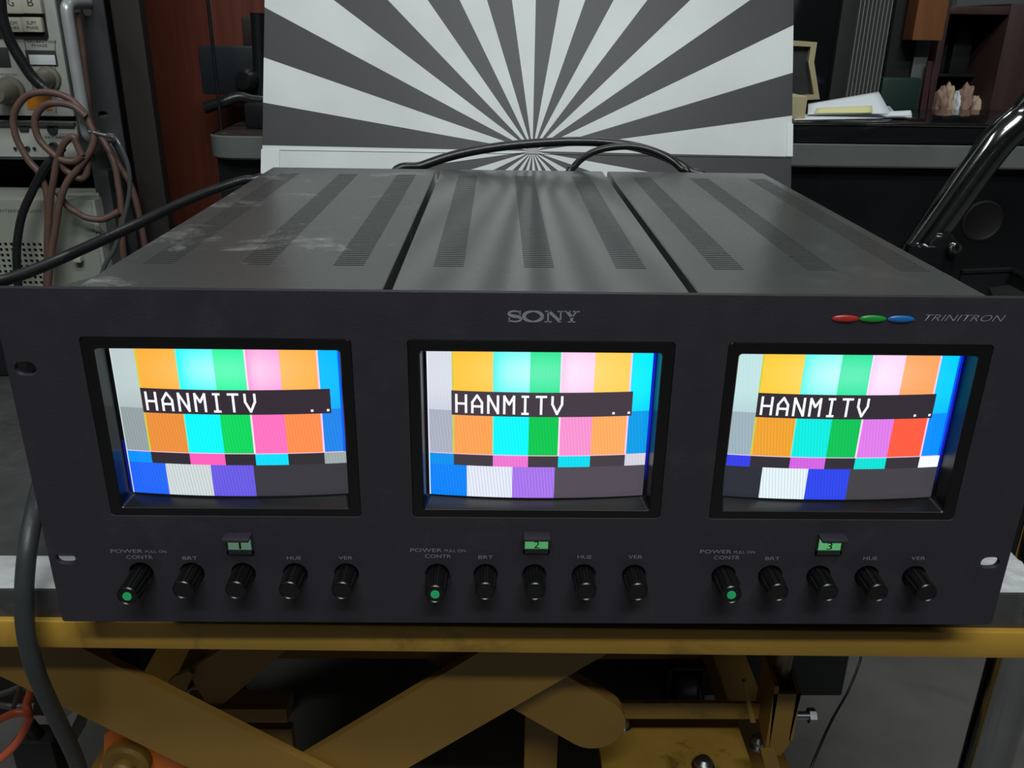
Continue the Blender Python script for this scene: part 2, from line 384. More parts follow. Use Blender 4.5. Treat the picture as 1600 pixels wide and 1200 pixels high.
# module housings: louvred top covers and side walls
SX = [(-.186, -.139, -.0927), (-.0434, .0016, .0473), (.0964, .1426, .1896)]
MX = [(-.2075, -.0707), (-.0669, .0684), (.0722, .2045)]
D0, D1, TZ = .003, .3705, .1762
for i, (a, b_) in enumerate(MX):
    rot = XY(TZ-.0005)
    lp = [rr2((a+b_)/2, (D0+D1)/2, (b_-a)/2-.0012, (D1-D0)/2, .0004, 2)]
    for cx in SX[i]:
        for k in range(73):
            y = .0505+k*.004
            lp.append([(cx-.0075, y-.0010), (cx+.0075, y-.0010), (cx+.0075, y+.0010), (cx-.0075, y+.0010)])
    me = plate_mesh('top_cover', lp, .001, rot)
    # side walls with rolled upper edge and louvre ribs join the same cover
    bm = bmesh.new(); bm.from_mesh(me)
    def wall(pts):
        A = [bm.verts.new((x, D0, z)) for x, z in pts]; B = [bm.verts.new((x, D1, z)) for x, z in pts]
        for k in range(len(A)-1): bm.faces.new((A[k], A[k+1], B[k+1], B[k]))
    for s_, x in ((1, a), (-1, b_)):
        P = [(x+s_*(.0012-.0012*math.sin(math.radians(t))), TZ-.0012+.0012*math.cos(math.radians(t))) for t in range(0, 91, 15)]
        wall(P+[(x, .002)])
    V = [bm.verts.new(p) for p in ((a, D1, TZ-.001), (b_, D1, TZ-.001), (b_, D1, .002), (a, D1, .002))]; bm.faces.new(V)
    V = [bm.verts.new(p) for p in ((a, D1, .002), (b_, D1, .002), (b_, D0+.01, .002), (a, D0+.01, .002))]; bm.faces.new(V)
    bm.to_mesh(me); bm.free(); smooth_by_angle(me, 30)
    tc = link('housing', me, (M['cover_dusty'], M['cover_mid'], M['cover'])[i], mon)
    tag(tc, ('dusty dark grey louvred housing', 'dark grey louvred housing between two others', 'dark grey louvred housing')[i])
    for cx in SX[i]:
        rb = MB()
        for k in range(74):
            y = .0486+k*.004
            if k < 73: rb.prism([(cx-.0072, y+.0028, TZ-.0008), (cx-.0072, y+.0012, TZ-.0034), (cx-.0072, y+.0016, TZ-.0034), (cx-.0072, y+.0032, TZ-.0008)], (.0144, 0, 0))
        rb.done('louvre', M['louvre'], tc, smooth=False)
    MB().box((a+.002, .045, .004), (b_-.002, D1-.002, TZ-.0075)).done('chassis', M['inner'], tc, smooth=False)
fb = MB()
fb.prism([(-.2130, .004, .1690), (-.2075, .004, .1690), (-.2075, .075, .1690), (-.2130, .030, .1690)], (0, 0, -.0015))
fb.prism([(-.2345, .0032, .1715), (-.2075, .0032, .1715), (-.2075, .055, .1715)], (0, 0, -.0015))
fb.done('side_bracket', M['cover'], mon, smooth=False)
# bezels and picture tubes
SC = .0110; BULGE = .0035; HH = .0533
ZB, ZT = .0698, .1500
def scr_y(x, c): u = (x-c)/HH; return SC-BULGE*(1-u*u)
G_ = [0, .115, .295, .456, .594, .741, .903, 1.0]
zf = lambda f: .1452-f*(.1452-ZB)
ROWS = {
0: dict(up=[(178,194,194),(255,165,48),(20,250,250),(0,232,132),(255,140,205),(255,168,66),(0,180,255)],
        lo=[(142,153,156),(226,138,56),(0,238,250),(0,205,88),(250,108,185),(250,136,76),(28,128,225)],
        r3=[(0,140,250),(42,36,44),(255,90,180),(42,36,44),(0,212,240),(42,40,44),(150,162,162)],
        bt=[(30,98,242),(196,206,206),(100,86,218),(52,50,57)]),
1: dict(up=[(206,211,221),(255,187,50),(70,236,228),(0,215,120),(255,188,226),(255,198,78),(0,228,255)],
        lo=[(165,170,186),(242,156,80),(0,238,245),(0,190,76),(238,142,202),(255,165,94),(0,150,222)],
        r3=[(0,138,226),(60,52,60),(228,112,202),(60,52,60),(0,210,230),(62,55,62),(202,202,212)],
        bt=[(0,125,242),(216,221,236),(160,112,226),(76,69,79)]),
2: dict(up=[(182,216,216),(255,195,50),(88,240,226),(0,215,132),(250,194,236),(255,152,84),(0,198,255)],
        lo=[(150,170,180),(230,156,45),(0,226,216),(0,186,82),(215,120,226),(255,88,60),(0,138,250)],
        r3=[(50,58,222),(45,40,48),(202,96,216),(45,40,48),(0,216,206),(48,44,50),(236,241,245)],
        bt=[(38,40,50),(216,230,236),(42,66,226),(62,60,65)])}
FONT = {  # strokes of the character generator on a 4 x 6 cell
'H': [[(0,0),(0,6)],[(4,0),(4,6)],[(0,3),(4,3)]],
'A': [[(0,0),(0,3.6),(2,6),(4,3.6),(4,0)],[(0,2.2),(4,2.2)]],
'N': [[(0,0),(0,6),(4,0),(4,6)]],
'M': [[(0,0),(0,6),(2,3.2),(4,6),(4,0)]],
'I': [[(.8,6),(3.2,6)],[(2,0),(2,6)],[(.8,0),(3.2,0)]],
'T': [[(0,6),(4,6)],[(2,0),(2,6)]],
'V': [[(0,6),(0,3.4),(2,0),(4,3.4),(4,6)]],
'.': [[(1.85,0),(2.15,0)]]}
def screen_material():
    m = bpy.data.materials.new('lit_picture_tube'); m.use_nodes = True; nt = m.node_tree; n = nt.nodes; L = nt.links
    p = n['Principled BSDF']; p.inputs['Base Color'].default_value = (.012, .012, .014, 1); p.inputs['Roughness'].default_value = .12
    a = n.new('ShaderNodeAttribute'); a.attribute_name = 'picture'
    # the phosphor stripes and scan lines beat into a fine moire
    tc = n.new('ShaderNodeTexCoord'); wv = n.new('ShaderNodeTexWave'); wv.wave_type = 'BANDS'; wv.bands_direction = 'X'
    wv.inputs['Scale'].default_value = 210; wv.inputs['Distortion'].default_value = .0
    mp = n.new('ShaderNodeMapping'); mp.inputs['Rotation'].default_value = (0, .1, 0)
    L.new(tc.outputs['Object'], mp.inputs[0]); L.new(mp.outputs[0], wv.inputs['Vector'])
    r = n.new('ShaderNodeMapRange'); r.inputs[3].default_value = .86; r.inputs[4].default_value = 1.10; L.new(wv.outputs[1], r.inputs[0])
    mu = n.new('ShaderNodeMix'); mu.data_type = 'RGBA'; mu.blend_type = 'MULTIPLY'; L.new(a.outputs['Alpha'], mu.inputs[0])
    L.new(a.outputs['Color'], mu.inputs[6]); L.new(r.outputs[0], mu.inputs[7])
    L.new(mu.outputs[2], p.inputs['Emission Color']); p.inputs['Emission Strength'].default_value = 1.13
    return m
MSCR = screen_material()
def screen(i, parent):
    c = CX[i]; R_ = ROWS[i]; bm = bmesh.new(); cl = bm.loops.layers.float_color.new('picture')
    def quad(P, cols, moire=0.):
        f = bm.faces.new([bm.verts.new(p) for p in P])
        for l, q in zip(f.loops, cols): l[cl] = (*lin(q), moire)
    def patch(x0, x1, z0, z1, q, dy=0, moire=0., q2=None):
        """rectangle on the curved glass; q2 is the colour at the top if it differs"""
        n = max(1, int(abs(x1-x0)/.004)); q2 = q2 or q
        for k in range(n):
            a = x0+(x1-x0)*k/n; b = x0+(x1-x0)*(k+1)/n
            quad([(a, scr_y(a, c)-dy, z0), (b, scr_y(b, c)-dy, z0), (b, scr_y(b, c)-dy, z1), (a, scr_y(a, c)-dy, z1)], [q, q, q2, q2], moire)
    X = lambda u: c-HH+2*HH*u
    # dark glass border
    for a, b, z0, z1 in ((-.0585, -HH, .0640, .153), (HH, .0585, .0640, .153), (-HH, HH, .0640, ZB), (-HH, HH, ZT, .153)):
        patch(c+a, c+b, z0, z1, (3, 3, 5))
    if i: patch(c+HH, c+.0560, zf(.55), ZT, (16, 30, 190), .00002); patch(c+HH, c+.0560, zf(.9), zf(.55), (4, 4, 14), .00002, q2=(16, 30, 190))  # blue bezel reflections painted as glow on the glass border, here and below
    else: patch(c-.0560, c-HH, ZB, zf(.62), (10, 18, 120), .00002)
    zs = (zf(.385), zf(.69), zf(.773), ZB)
    for k in range(7):
        x0, x1 = X(G_[k]), X(G_[k+1]); u, l = R_['up'][k], R_['lo'][k]
        mid = tuple(int(.75*p+.25*q) for p, q in zip(u, l))
        nz, nx = 9, 5
        for a_ in range(nx):
            for b__ in range(nz):
                xa, xb = x0+(x1-x0)*a_/nx, x0+(x1-x0)*(a_+1)/nx; za, zb_ = zs[0]+(ZT-zs[0])*b__/nz, zs[0]+(ZT-zs[0])*(b__+1)/nz
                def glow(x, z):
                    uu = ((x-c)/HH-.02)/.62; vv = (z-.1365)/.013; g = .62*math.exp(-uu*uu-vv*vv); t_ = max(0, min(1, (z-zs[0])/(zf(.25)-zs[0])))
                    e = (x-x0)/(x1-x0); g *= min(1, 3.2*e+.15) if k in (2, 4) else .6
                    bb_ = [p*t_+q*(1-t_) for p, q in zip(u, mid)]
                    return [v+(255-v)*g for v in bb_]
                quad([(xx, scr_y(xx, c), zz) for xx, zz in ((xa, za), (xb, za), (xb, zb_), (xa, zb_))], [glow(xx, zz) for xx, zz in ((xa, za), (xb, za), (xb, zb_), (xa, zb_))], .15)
        patch(x0, x1, zs[1], zs[0], l, moire=.6)
        patch(x0, x1, zs[2], zs[1], R_['r3'][k], moire=.5 if max(R_['r3'][k]) > 90 else 0)
    be = (0, .175, .385, .58, 1)
    for k in range(4): patch(X(be[k]), X(be[k+1]), zs[3], zs[2], R_['bt'][k], moire=1 if max(R_['bt'][k]) > 90 else 0)
    # colour fringes where the beams are out of register
    for g, q in ((1, (196, 200, 60)), (4, (255, 214, 240)), (6, (255, 196, 232)), (2, (120, 230, 200))):
        w = .0008 if g != 2 else .0005; patch(X(G_[g])-w/2, X(G_[g])+w/2, zs[1], ZT, q, .00004)
    patch(X(0), X(1), zs[1]-.0002, zs[1]+.00018, (250, 190, 215) if i != 2 else (225, 200, 235), .00004)
    patch(X(0), X(.005), ZB, ZT, tuple(min(255, int(v*1.08)) for v in R_['up'][0]) if i < 2 else (150, 200, 225), .00004)
    if i != 1: patch(X(.99), X(1), zs[1], ZT, (0, 90, 235), .00004)
    # caption strip
    bxs = ((.112, .948), (.108, .920), (.112, .918))[i]; zt, zb = zf(.247), zf(.415)
    patch(X(bxs[0]), X(bxs[1]), zb, zt, ((46, 36, 46), (62, 52, 62), (44, 38, 46))[i], .00008)
    ch = (zt-zb)*.70; z0 = zb+(zt-zb)*.13; cw = .043*2*HH; lw = .00115; x = X(bxs[0]+.022); pitch = (.0735, .0715, .0715)[i]*2*HH
    def seg(p, q):
        d = Vector(q)-Vector(p); d.normalize(); nn = Vector((-d.y, d.x))*lw/2; e = d*lw*.35
        a, b = Vector(p)-e, Vector(q)+e; m_ = 4
        for t in range(m_):
            s0 = a.lerp(b, t/m_); s1 = a.lerp(b, (t+1)/m_)
            quad([(v.x, scr_y(v.x, c)-.00014, v.y) for v in (s0-nn, s1-nn, s1+nn, s0+nn)], [(240, 244, 248)]*4)
    def glyph(chh, x):
        for st in FONT[chh]:
            for (ax, az), (bx_, bz) in zip(st, st[1:]): seg((x+ax/4*cw, z0+az/6*ch), (x+bx_/4*cw, z0+bz/6*ch))
    for k, chh in enumerate('HANMITV'): glyph(chh, x+k*pitch)
    glyph('.', X(bxs[1]-.105)); glyph('.', X(bxs[1]-.035))
    me = bpy.data.meshes.new('screen'); bm.normal_update(); bm.to_mesh(me); bm.free()
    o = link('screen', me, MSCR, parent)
    return tag(o, 'lit screen of colour bars captioned HANMITV, ' + ('with a purple lower block and grey left bar', 'with a lilac lower block', 'with a dark blue lower block')[i])
for i, c in enumerate(CX):
    zc = .1089; b = MB()
    b.loft([rrect(c, zc, .0611, .0463, .0022, .003), rrect(c, zc, .0611, .0463, .0022, .0008), rrect(c, zc, .0606, .0458, .0022, .0003),
            rrect(c, zc-.0006, .0558, .0414, .0016, .0003), rrect(c, zc-.0006, .0553, .0410, .0016, .0009), rrect(c, zc-.0002, .0546, .0398, .003, .0112), rrect(c, zc, .0570, .045, .002, .0125)])
    bz = b.done('screen_bezel', M['bezel'], mon, ang=28)
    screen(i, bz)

# ================================================================== THE LIFT CART
cart = empty('lift_cart', 'yellow scissor lift cart with black mat top and chrome handle, under the rack monitor', 'cart', (0, .3, FZ))
TX0, TX1, TY0, TY1 = -.52, .290, .0265, .540
b = MB(); b.box((TX0, TY0, -.0235), (TX1, TY1, 0), .0015)
b.done('table_mat', M['mat_black'], cart)
b = MB()
def ridge(x0, x1, y0, y1, n=110, m_=14):
    t = bmesh.new(); g = []
    for i in range(n+1):
        row = []
        for j in range(m_+1):
            x = x0+(x1-x0)*i/n; y = y0+(y1-y0)*j/m_
            row.append(t.verts.new((x, y, .0004+.0020*max(0, noise.noise((x*110, y*170, 0)))*(0 < j < m_))))
        g.append(row)
    for i in range(n):
        for j in range(m_): t.faces.new((g[i][j], g[i+1][j], g[i+1][j+1], g[i][j+1]))
    b.add(t)
ridge(TX0, -.2150, .0275, .059); b.done('edge_strip', M['tape'], cart, ang=80)
b = MB(); ridge(.2085, TX1-.001, .0275, .085); b.done('edge_strip', M['tape'], cart, ang=80)
# steel frame: a rim with rounded corners
rim = plate_mesh('rim', [rr2((TX0+.3)/2, .2855, (.302-TX0)/2, .262, .02, 6), rr2((TX0+.3)/2, .2855, (.302-TX0)/2-.006, .256, .016, 6)], .0178, XY(0), .001)
for v in rim.vertices: v.co.z += -.0293-.0100*v.co.x
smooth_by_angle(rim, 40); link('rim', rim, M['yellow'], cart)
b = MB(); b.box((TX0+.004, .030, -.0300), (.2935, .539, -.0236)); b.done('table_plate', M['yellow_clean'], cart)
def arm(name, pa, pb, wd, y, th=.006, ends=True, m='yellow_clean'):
    """flat scissor arm with rounded ends between two pivots at depth y"""
    a = Vector((pa[0], pa[1])); c = Vector((pb[0], pb[1])); d = (c-a).normalized(); nn = Vector((-d.y, d.x)); r = wd/2; P = []
    for k in range(13): t = math.radians(90+180*k/12); P.append(a+d*r*math.cos(t)+nn*r*math.sin(t))
    for k in range(13): t = math.radians(-90+180*k/12); P.append(c+d*r*math.cos(t)+nn*r*math.sin(t))
    bb = MB(); bb.prism([(p.x, y, p.y) for p in P], (0, th, 0))
    return bb.done(name, M[m], cart)
# near pair of scissors (they cross below the frame), a far pair behind
A0, A1 = Vector((-.335, -.040)), Vector((.06, -.366))
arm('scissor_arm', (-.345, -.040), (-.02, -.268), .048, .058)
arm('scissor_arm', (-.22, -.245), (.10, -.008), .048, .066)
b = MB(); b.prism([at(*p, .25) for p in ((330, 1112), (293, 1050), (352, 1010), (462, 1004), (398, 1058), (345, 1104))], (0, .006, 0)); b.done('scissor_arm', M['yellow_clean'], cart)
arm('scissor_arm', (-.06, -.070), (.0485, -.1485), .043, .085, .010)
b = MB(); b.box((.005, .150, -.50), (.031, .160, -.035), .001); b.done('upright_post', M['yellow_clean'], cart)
# base frame with rails, hydraulic block and brackets
b = MB(); b.box((.045, .140, -.1960), (.205, .143, -.1805), .001)
b.done('base_rail', M['yellow_grimy'], cart)
b = MB(); b.box((.063, .10, -.236), (.178, .20, -.231), .001); b.box((.063, .10, -.27), (.178, .103, -.231), .0006); b.done('pump_plate', M['yellow_grimy'], cart)
for x, y, s_ in ((.140, .128, .007), (.188, .150, .006), (.085, .17, .005)):
    b = MB(); b.lathe((x, y, -.2312), (0, 0, 1), [(s_*1.3, 0), (s_*1.3, .001), (s_, .001), (s_, .006), (s_*.6, .009), (0, .0095)], 12); b.done('bolt', M['steel'], cart)
b = MB()
b.prism([(.181, .118, -.152), (.2005, .118, -.152), (.198, .118, -.200), (.193, .118, -.210), (.184, .118, -.206)], (0, .003, 0))
b.prism([(.181, .118, -.145), (.181, .118, -.205), (.181, .150, -.190), (.181, .150, -.140)], (.003, 0, 0))
b.prism([(.1975, .118, -.152), (.1975, .118, -.195), (.1975, .150, -.185), (.1975, .150, -.140)], (.003, 0, 0))
b.done('channel_bracket', M['yellow_clean'], cart, smooth=False)
b = MB(); b.prism([(.171, .10, -.187), (.181, .10, -.187), (.224, .10, -.30), (.206, .10, -.30)], (0, .003, 0)); b.prism([(.160, .125, -.147), (.162, .125, -.147), (.174, .125, -.185), (.170, .125, -.185)], (0, .003, 0))
b.done('gusset', M['yellow_clean'], cart, smooth=False)
b = MB(); b.cyl((.200, .130, -.183), (.214, .130, -.183), .0032, n=16); b.cyl((.214, .130, -.183), (.219, .130, -.183), .0058, n=6); b.done('side_bolt', M['steel'], cart)
b = MB(); b.cyl((.1915, .137, -.175), (.1915, .137, -.028), .0065, n=28); b.done('guide_rod', mat('dull_rod', (120, 110, 86), .4, .6, .1, 30), cart)
b = MB(); b.box((-.30, .245, -.300), (-.206, .270, -.284), .001); b.box((-.245, .25, -.345), (-.205, .26, -.312), .001); b.done('cross_rail', M['yellow_clean'], cart)
b = MB(); b.prism([at(*p, .243) for p in ((262, 1068), (272, 1058), (295, 1049), (302, 1054), (287, 1088))], (0, .005, 0)); b.done('gusset', M['yellow_clean'], cart)
b = MB(); b.prism([at(*p, .095) for p in ((163, 1148), (182, 1134), (192, 1132), (250, 1166), (310, 1215), (150, 1215), (162, 1178))], (0, .012, 0)); b.done('pivot_bracket', M['orange'], cart)
b = MB(); c0 = at(196, 1196, .088); b.lathe(c0, (0, -1, 0), [(.016, -.006), (.016, .000), (.0135, .002), (.008, .002), (.008, .007), (.006, .009), (0, .009)], 28); b.done('pivot_pin', M['yellow_clean'], cart)
# axle, lower frame, wheels (mostly below the picture)
b = MB(); b.box((-.42, .06, -.44), (.28, .10, -.40), .002); b.box((-.42, .50, -.44), (.28, .54, -.40), .002); b.box((-.42, .06, -.44), (-.38, .54, -.40), .002); b.box((.24, .06, -.44), (.28, .54, -.40), .002)
b.done('base_frame', M['yellow_clean'], cart)
for x in (-.36, .22):
    for y in (.08, .50):
        b = MB(); b.lathe((x-.015, y, FZ+.05), (1, 0, 0), [(0, 0), (.046, 0), (.050, .004), (.050, .026), (.046, .03), (0, .03)], 32); b.done('wheel', M['rubber'], cart)
        b = MB(); b.box((x-.024, y-.015, FZ+.045), (x-.019, y+.015, -.44)); b.box((x+.019, y-.015, FZ+.045), (x+.024, y+.015, -.44)); b.cyl((x-.024, y, FZ+.05), (x+.024, y, FZ+.05), .006); b.box((x-.024, y-.015, -.444), (x+.024, y+.015, -.44)); b.done('caster_fork', M['black'], cart)
# chrome push handle: two legs and the bridge above the picture
b = MB()
b.tube([(.3160, .075, -.42), (.3160, .075, -.2), (.3160, .075, .04), (.322, .075, .10), (.356, .078, .165), (.43, .085, .25), (.47, .10, .282), (.505, .16, .300), (.51, .26, .303), (.505, .38, .300), (.485, .435, .270), (.4635, .449, .222), (.4375, .450, .190), (.3905, .450, .099), (.345, .45, .02), (.316, .45, -.06), (.316, .45, -.42)], .0155, 28, 10)
b.done('push_handle', M['chrome_dull'], cart, ang=60)
b = MB()
k0 = at(1478, 392, .425)
b.lathe(k0+Vector((0, .022, 0)), (0, -1, 0), [(.014, 0), (.0155, .004), (.0155, .014), (.013, .019), (.008, .021), (0, .022)], 28)
b.box(k0+Vector((-.032, .0, -.035)), k0+Vector((.012, .018, .004)), .004)
b.done('handle_clamp', M['black_gloss'], cart)
b = MB(); b.lathe(k0+Vector((.004, -.006, .004)), (.1, -1, .25), [(.006, 0), (.006, .002), (.0045, .005), (0, .0065)], 20); b.done('clamp_bolt', M['chrome'], cart)
b = MB()
q = [at(1503, 424, .45), at(1582, 421, .45), at(1640, 452, .36), at(1640, 470, .36)]
b.bar(q[0], q[1], .003, .004, (0, 1, 0)); b.bar(q[1], q[2], .003, .004, (0, 1, 0))
b.prism([q[0], q[1], q[1]-Vector((0, 0, .03)), q[0]-Vector((0, 0, .03))], (0, .003, 0))
b.prism([q[1], q[2], q[2]-Vector((0, 0, .03)), q[1]-Vector((0, 0, .03))], (0, .003, 0))
b.prism([at(1545, 449, .38), at(1577, 445, .38), at(1640, 478, .30), at(1560, 478, .30)], (0, 0, -.02))
b.prism([(.36, .30, .045), (.36, .455, .045), (.55, .455, .045), (.55, .30, .045)], (0, 0, .004))
b.done('side_tray', M['black'], cart, smooth=False)

# ================================================================== CARTON WITH THE BLACK AND WHITE BURST
LEAN = PITCH; Ub = Vector((0, math.sin(LEAN), math.cos(LEAN)))
c0 = at(830, 236, .501)
org = c0-Ub*(c0.z/Ub.z)
car = empty('patterned_carton', 'tall flat carton printed with a black and white sunburst, leaning behind the rack monitor', 'carton', org)
car.rotation_euler = (-LEAN, 0, -YAW)
def burst():
    m = bpy.data.materials.new('sunburst_print'); m.use_nodes = True; nt = m.node_tree; n = nt.nodes; L = nt.links
    p = n['Principled BSDF']; p.inputs['Roughness'].default_value = .5
    tc = n.new('ShaderNodeTexCoord'); sp = n.new('ShaderNodeSeparateXYZ'); L.new(tc.outputs['Object'], sp.inputs[0])
    def mth(op, a, b=None):
        k = n.new('ShaderNodeMath'); k.operation = op
        for i, v in enumerate((a, b)):
            if v is None: continue
            if isinstance(v, (int, float)): k.inputs[i].default_value = v
            else: L.new(v, k.inputs[i])
        return k.outputs[0]
    zc = c0.z/Ub.z
    z = mth('SUBTRACT', sp.outputs[2], zc); x = mth('ADD', sp.outputs[0], 0.0)
    ang = mth('ARCTAN2', x, z)                       # clockwise from straight up
    k = mth('DIVIDE', mth('ADD', ang, math.radians(720-.35)), math.radians(9))
    odd = mth('GREATER_THAN', mth('MODULO', k, 2), 1.0)
    t = n.new('ShaderNodeTexNoise'); t.inputs['Scale'].default_value = 9; t.inputs['Detail'].default_value = 8; L.new(tc.outputs['Object'], t.inputs['Vector'])
    r = n.new('ShaderNodeMapRange'); r.inputs[1].default_value = .35; r.inputs[2].default_value = .65; r.inputs[3].default_value = .90; r.inputs[4].default_value = 1.04; L.new(t.outputs[0], r.inputs[0])
    mi = n.new('ShaderNodeMix'); mi.data_type = 'RGBA'; L.new(odd, mi.inputs[0])
    mi.inputs[6].default_value = (*lin((64, 64, 67)), 1); mi.inputs[7].default_value = (*lin((224, 230, 230)), 1)
    mu = n.new('ShaderNodeMix'); mu.data_type = 'RGBA'; mu.blend_type = 'MULTIPLY'; mu.inputs[0].default_value = 1
    L.new(mi.outputs[2], mu.inputs[6]); L.new(r.outputs[0], mu.inputs[7]); L.new(mu.outputs[2], p.inputs['Base Color'])
    return m
M['burst'] = burst()
cb = MB().box((-.2645, 0, .002), (.2535, .108, .66), .0012).done('carton_body', M['burst'], None)
cb.parent = car
zs_ = c0.z/Ub.z-.0025
for q_ in (((-.2650, -.0012, .003), (-.2470, .0, zs_)), ((.2480, -.0012, zs_), (.2540, 0, zs_+.033))):
    fo = MB().box(*q_).done('corner_flap', M['burst'], None, smooth=False); fo.parent = car
fl = MB(); fl.box((-.2640, -.0009, zs_-.0004), (.2530, .0, zs_+.0002)); fo = fl.done('fold_edge', M['burst'], None, smooth=False); fo.parent = car

# ================================================================== CABLES BEHIND AND BESIDE THE MONITOR
def cable(name, pts, r, m, label, n=14):
    b = MB(); b.tube(pts, r, n, 8); o = b.done(name, M[m], None, ang=70); return tag(o, label, 'cable')
cable('coaxial_cable', [at(-90, 462, .16), at(0, 440, .20), at(50, 423, .23), at(100, 402, .262), at(160, 375, .29), at(215, 350, .32), at(260, 328, .342), at(300, 310, .36), at(345, 293, .378), at(392, 281, .392), at(430, 300, .395), (-.16, .388, .05)], .0042, 'rubber', 'black coaxial cable arching from the left edge to the back of the rack monitor')
cable('long_cable', [(-.13, .390, .08), at(610, 280, .39), at(660, 259, .397), at(720, 240, .405), at(800, 227, .412), at(900, 221, .414), at(975, 226, .412), at(1030, 241, .406), at(1075, 266, .397), at(1110, 300, .39), (.17, .390, .05)], .0040, 'rubber', 'long black cord arched low across the sunburst carton')
cable('signal_cable', [(.03, .386, .08), at(885, 285, .385), at(896, 262, .39), at(915, 244, .40), at(945, 232, .405), at(990, 229, .403), at(1030, 240, .398), at(1062, 262, .392), at(1075, 290, .388), (.14, .386, .06)], .0030, 'rubber', 'shorter black cord looped beneath the long arched cord')
cable('grey_hose', [at(72, 700, .10), at(66, 745, .070), at(56, 790, .040), at(45, 845, .022), at(39, 900, .014), at(38, 960, .010), at(46, 1015, .010), at(62, 1065, .015), at(90, 1125, .03), at(118, 1185, .05), at(135, 1240, .06)], .0048, 'rubber_grey', 'thick dark grey cable hanging over the front edge of the cart at the left', 20)

# ================================================================== WORKBENCH BEHIND
BZ = .172
bench = empty('workbench', 'long black workbench with a bright metal rim behind the sunburst carton', 'workbench', (.3, .8, FZ))
def benchloop(off, z):
    x0, x1, y0, y1, r = -.341-off, 1.35, .62-off, 1.0, .03
    P = [(x1, y1), (-.20, y1), (-.20, .825), (x0-.01, .825)]
    for k in range(9):
        t = math.radians(180+90*k/8); P.append((x0+r+r*math.cos(t), y0+r+r*math.sin(t)))
    P.append((x1, y0)); return [(p[0], p[1], z) for p in P]
b = MB(); b.prism(benchloop(0, BZ), (0, 0, -.004)); b.done('bench_top', mat('dusty_brown_black_top', (50, 45, 42), .4, 0, .15, 30, .3, 60, (150, 140, 130), .4, 40), bench)
b = MB(); lp = [benchloop(.001, BZ+.0008), benchloop(.0025, BZ-.0005), benchloop(.0025, BZ-.0225), benchloop(.001, BZ-.0245), benchloop(-.004, BZ-.0245)]
b.loft(lp); b.done('metal_rim', mat('brushed_rim', (138, 144, 143), .28, .5, .15, 9, 0, 1, (60, 60, 60), .3, 10), bench, ang=25)
b = MB(); b.prism([(-.335, .632, FZ+.06), (-.335, .82, FZ+.06), (-.19, .82, FZ+.06), (-.19, .99, FZ+.06), (1.34, .99, FZ+.06), (1.34, .632, FZ+.06)], (0, 0, BZ-.0245-FZ-.06)); b.box((-.18, .68, FZ), (1.33, .98, FZ+.06)); b.box((-.32, .68, FZ), (-.18, .80, FZ+.06)); b.done('bench_body', M['black_gloss'], bench, smooth=False)
for px, py, r in ((1535, 345, .024),):
    c = at(px, py, .632); b = MB(); b.lathe(c+Vector((0, .001, 0)), (0, -1, 0), [(r, 0), (r, .0022), (r*.9, .003), (r*.8, .0015), (0, .0022)], 40); b.done('reflection_disc', mat('brown_black_disc', (19, 17, 18), .6), bench)  # disc modelled in place of a faint round reflection on the glossy front
# black component on the bench, its papers
slab = empty('flat_component', 'flat glossy black component lying on the workbench right of the sunburst carton', 'component', (.6, .72, BZ))
b = MB(); b.box((.262, .628, BZ+.001), (1.1, .84, BZ+.0225), .0012); b.done('case', M['black_gloss'], slab)
b = MB(); b.box((.262, .6262, BZ+.0200), (1.1, .628, BZ+.0228), .0004); b.done('trim', M['chrome'], slab)
ST = BZ+.0228
def sheet(name, corners, m, label, cat, curl=.0, th=.0004, group=None, parent=None):
    """bent sheet spanned by four corners (front-left, front-right, back-right, back-left)"""
    n = 8; A, B, C_, D = [Vector(c) for c in corners]; t = bmesh.new(); g = []
    for i in range(n+1):
        row = []
        for j in range(n+1):
            u, v = i/n, j/n; p = (A*(1-u)+B*u)*(1-v)+(D*(1-u)+C_*u)*v; p = p+Vector((0, 0, curl*math.sin(math.pi*v)*(.6+.4*u)))
            row.append(t.verts.new(p))
        g.append(row)
    top = [t.faces.new((g[i][j], g[i+1][j], g[i+1][j+1], g[i][j+1])) for i in range(n) for j in range(n)]
    r = bmesh.ops.extrude_face_region(t, geom=top)
    for v in [e for e in r['geom'] if isinstance(e, bmesh.types.BMVert)]: v.co.z -= th
    bmesh.ops.recalc_face_normals(t, faces=t.faces)
    me = bpy.data.meshes.new(name); t.to_mesh(me); t.free(); o = link(name, me, M[m], parent, True)
    if label: tag(o, label, cat, group)
    return o
z_ = lambda x, y, Z: atz(x, y, Z)
sheet('paper_sheet', [z_(1240, 187, ST+.0012), z_(1425, 183, ST+.0012), z_(1420, 176, ST+.0012), z_(1262, 178, ST+.0012)], 'paper', 'crumpled white sheet, lowest of the papers on the flat component', 'paper', .002, .0008)
sheet('paper_sheet', [z_(1262, 179, ST+.002), z_(1402, 179, ST+.002), at(1390, 166, .70), at(1264, 172, .70)], 'paper', 'white sheet with a turned corner, under the tilted one', 'paper', .0, .0008)
pt = sheet('paper_sheet', [at(1262, 178, .672), at(1392, 177, .676), at(1373, 143, .72), at(1263, 162, .715)], 'paper', 'large white sheet tilted up with a yellow stripe along its lower edge', 'paper', .0, .0008)
o = sheet('yellow_stripe', [at(1272, 176.6, .6715), at(1363, 176, .6725), at(1363, 165, .6855), at(1276, 169, .6855)], 'note', None, None, .0008, .0003, parent=pt)
sheet('paper_sheet', [at(1385, 181, .66), at(1425, 180, .665), at(1420, 174, .69), at(1392, 174, .69)], 'paper', 'small torn white sheet at the right end of the papers', 'paper', .003, .0005)
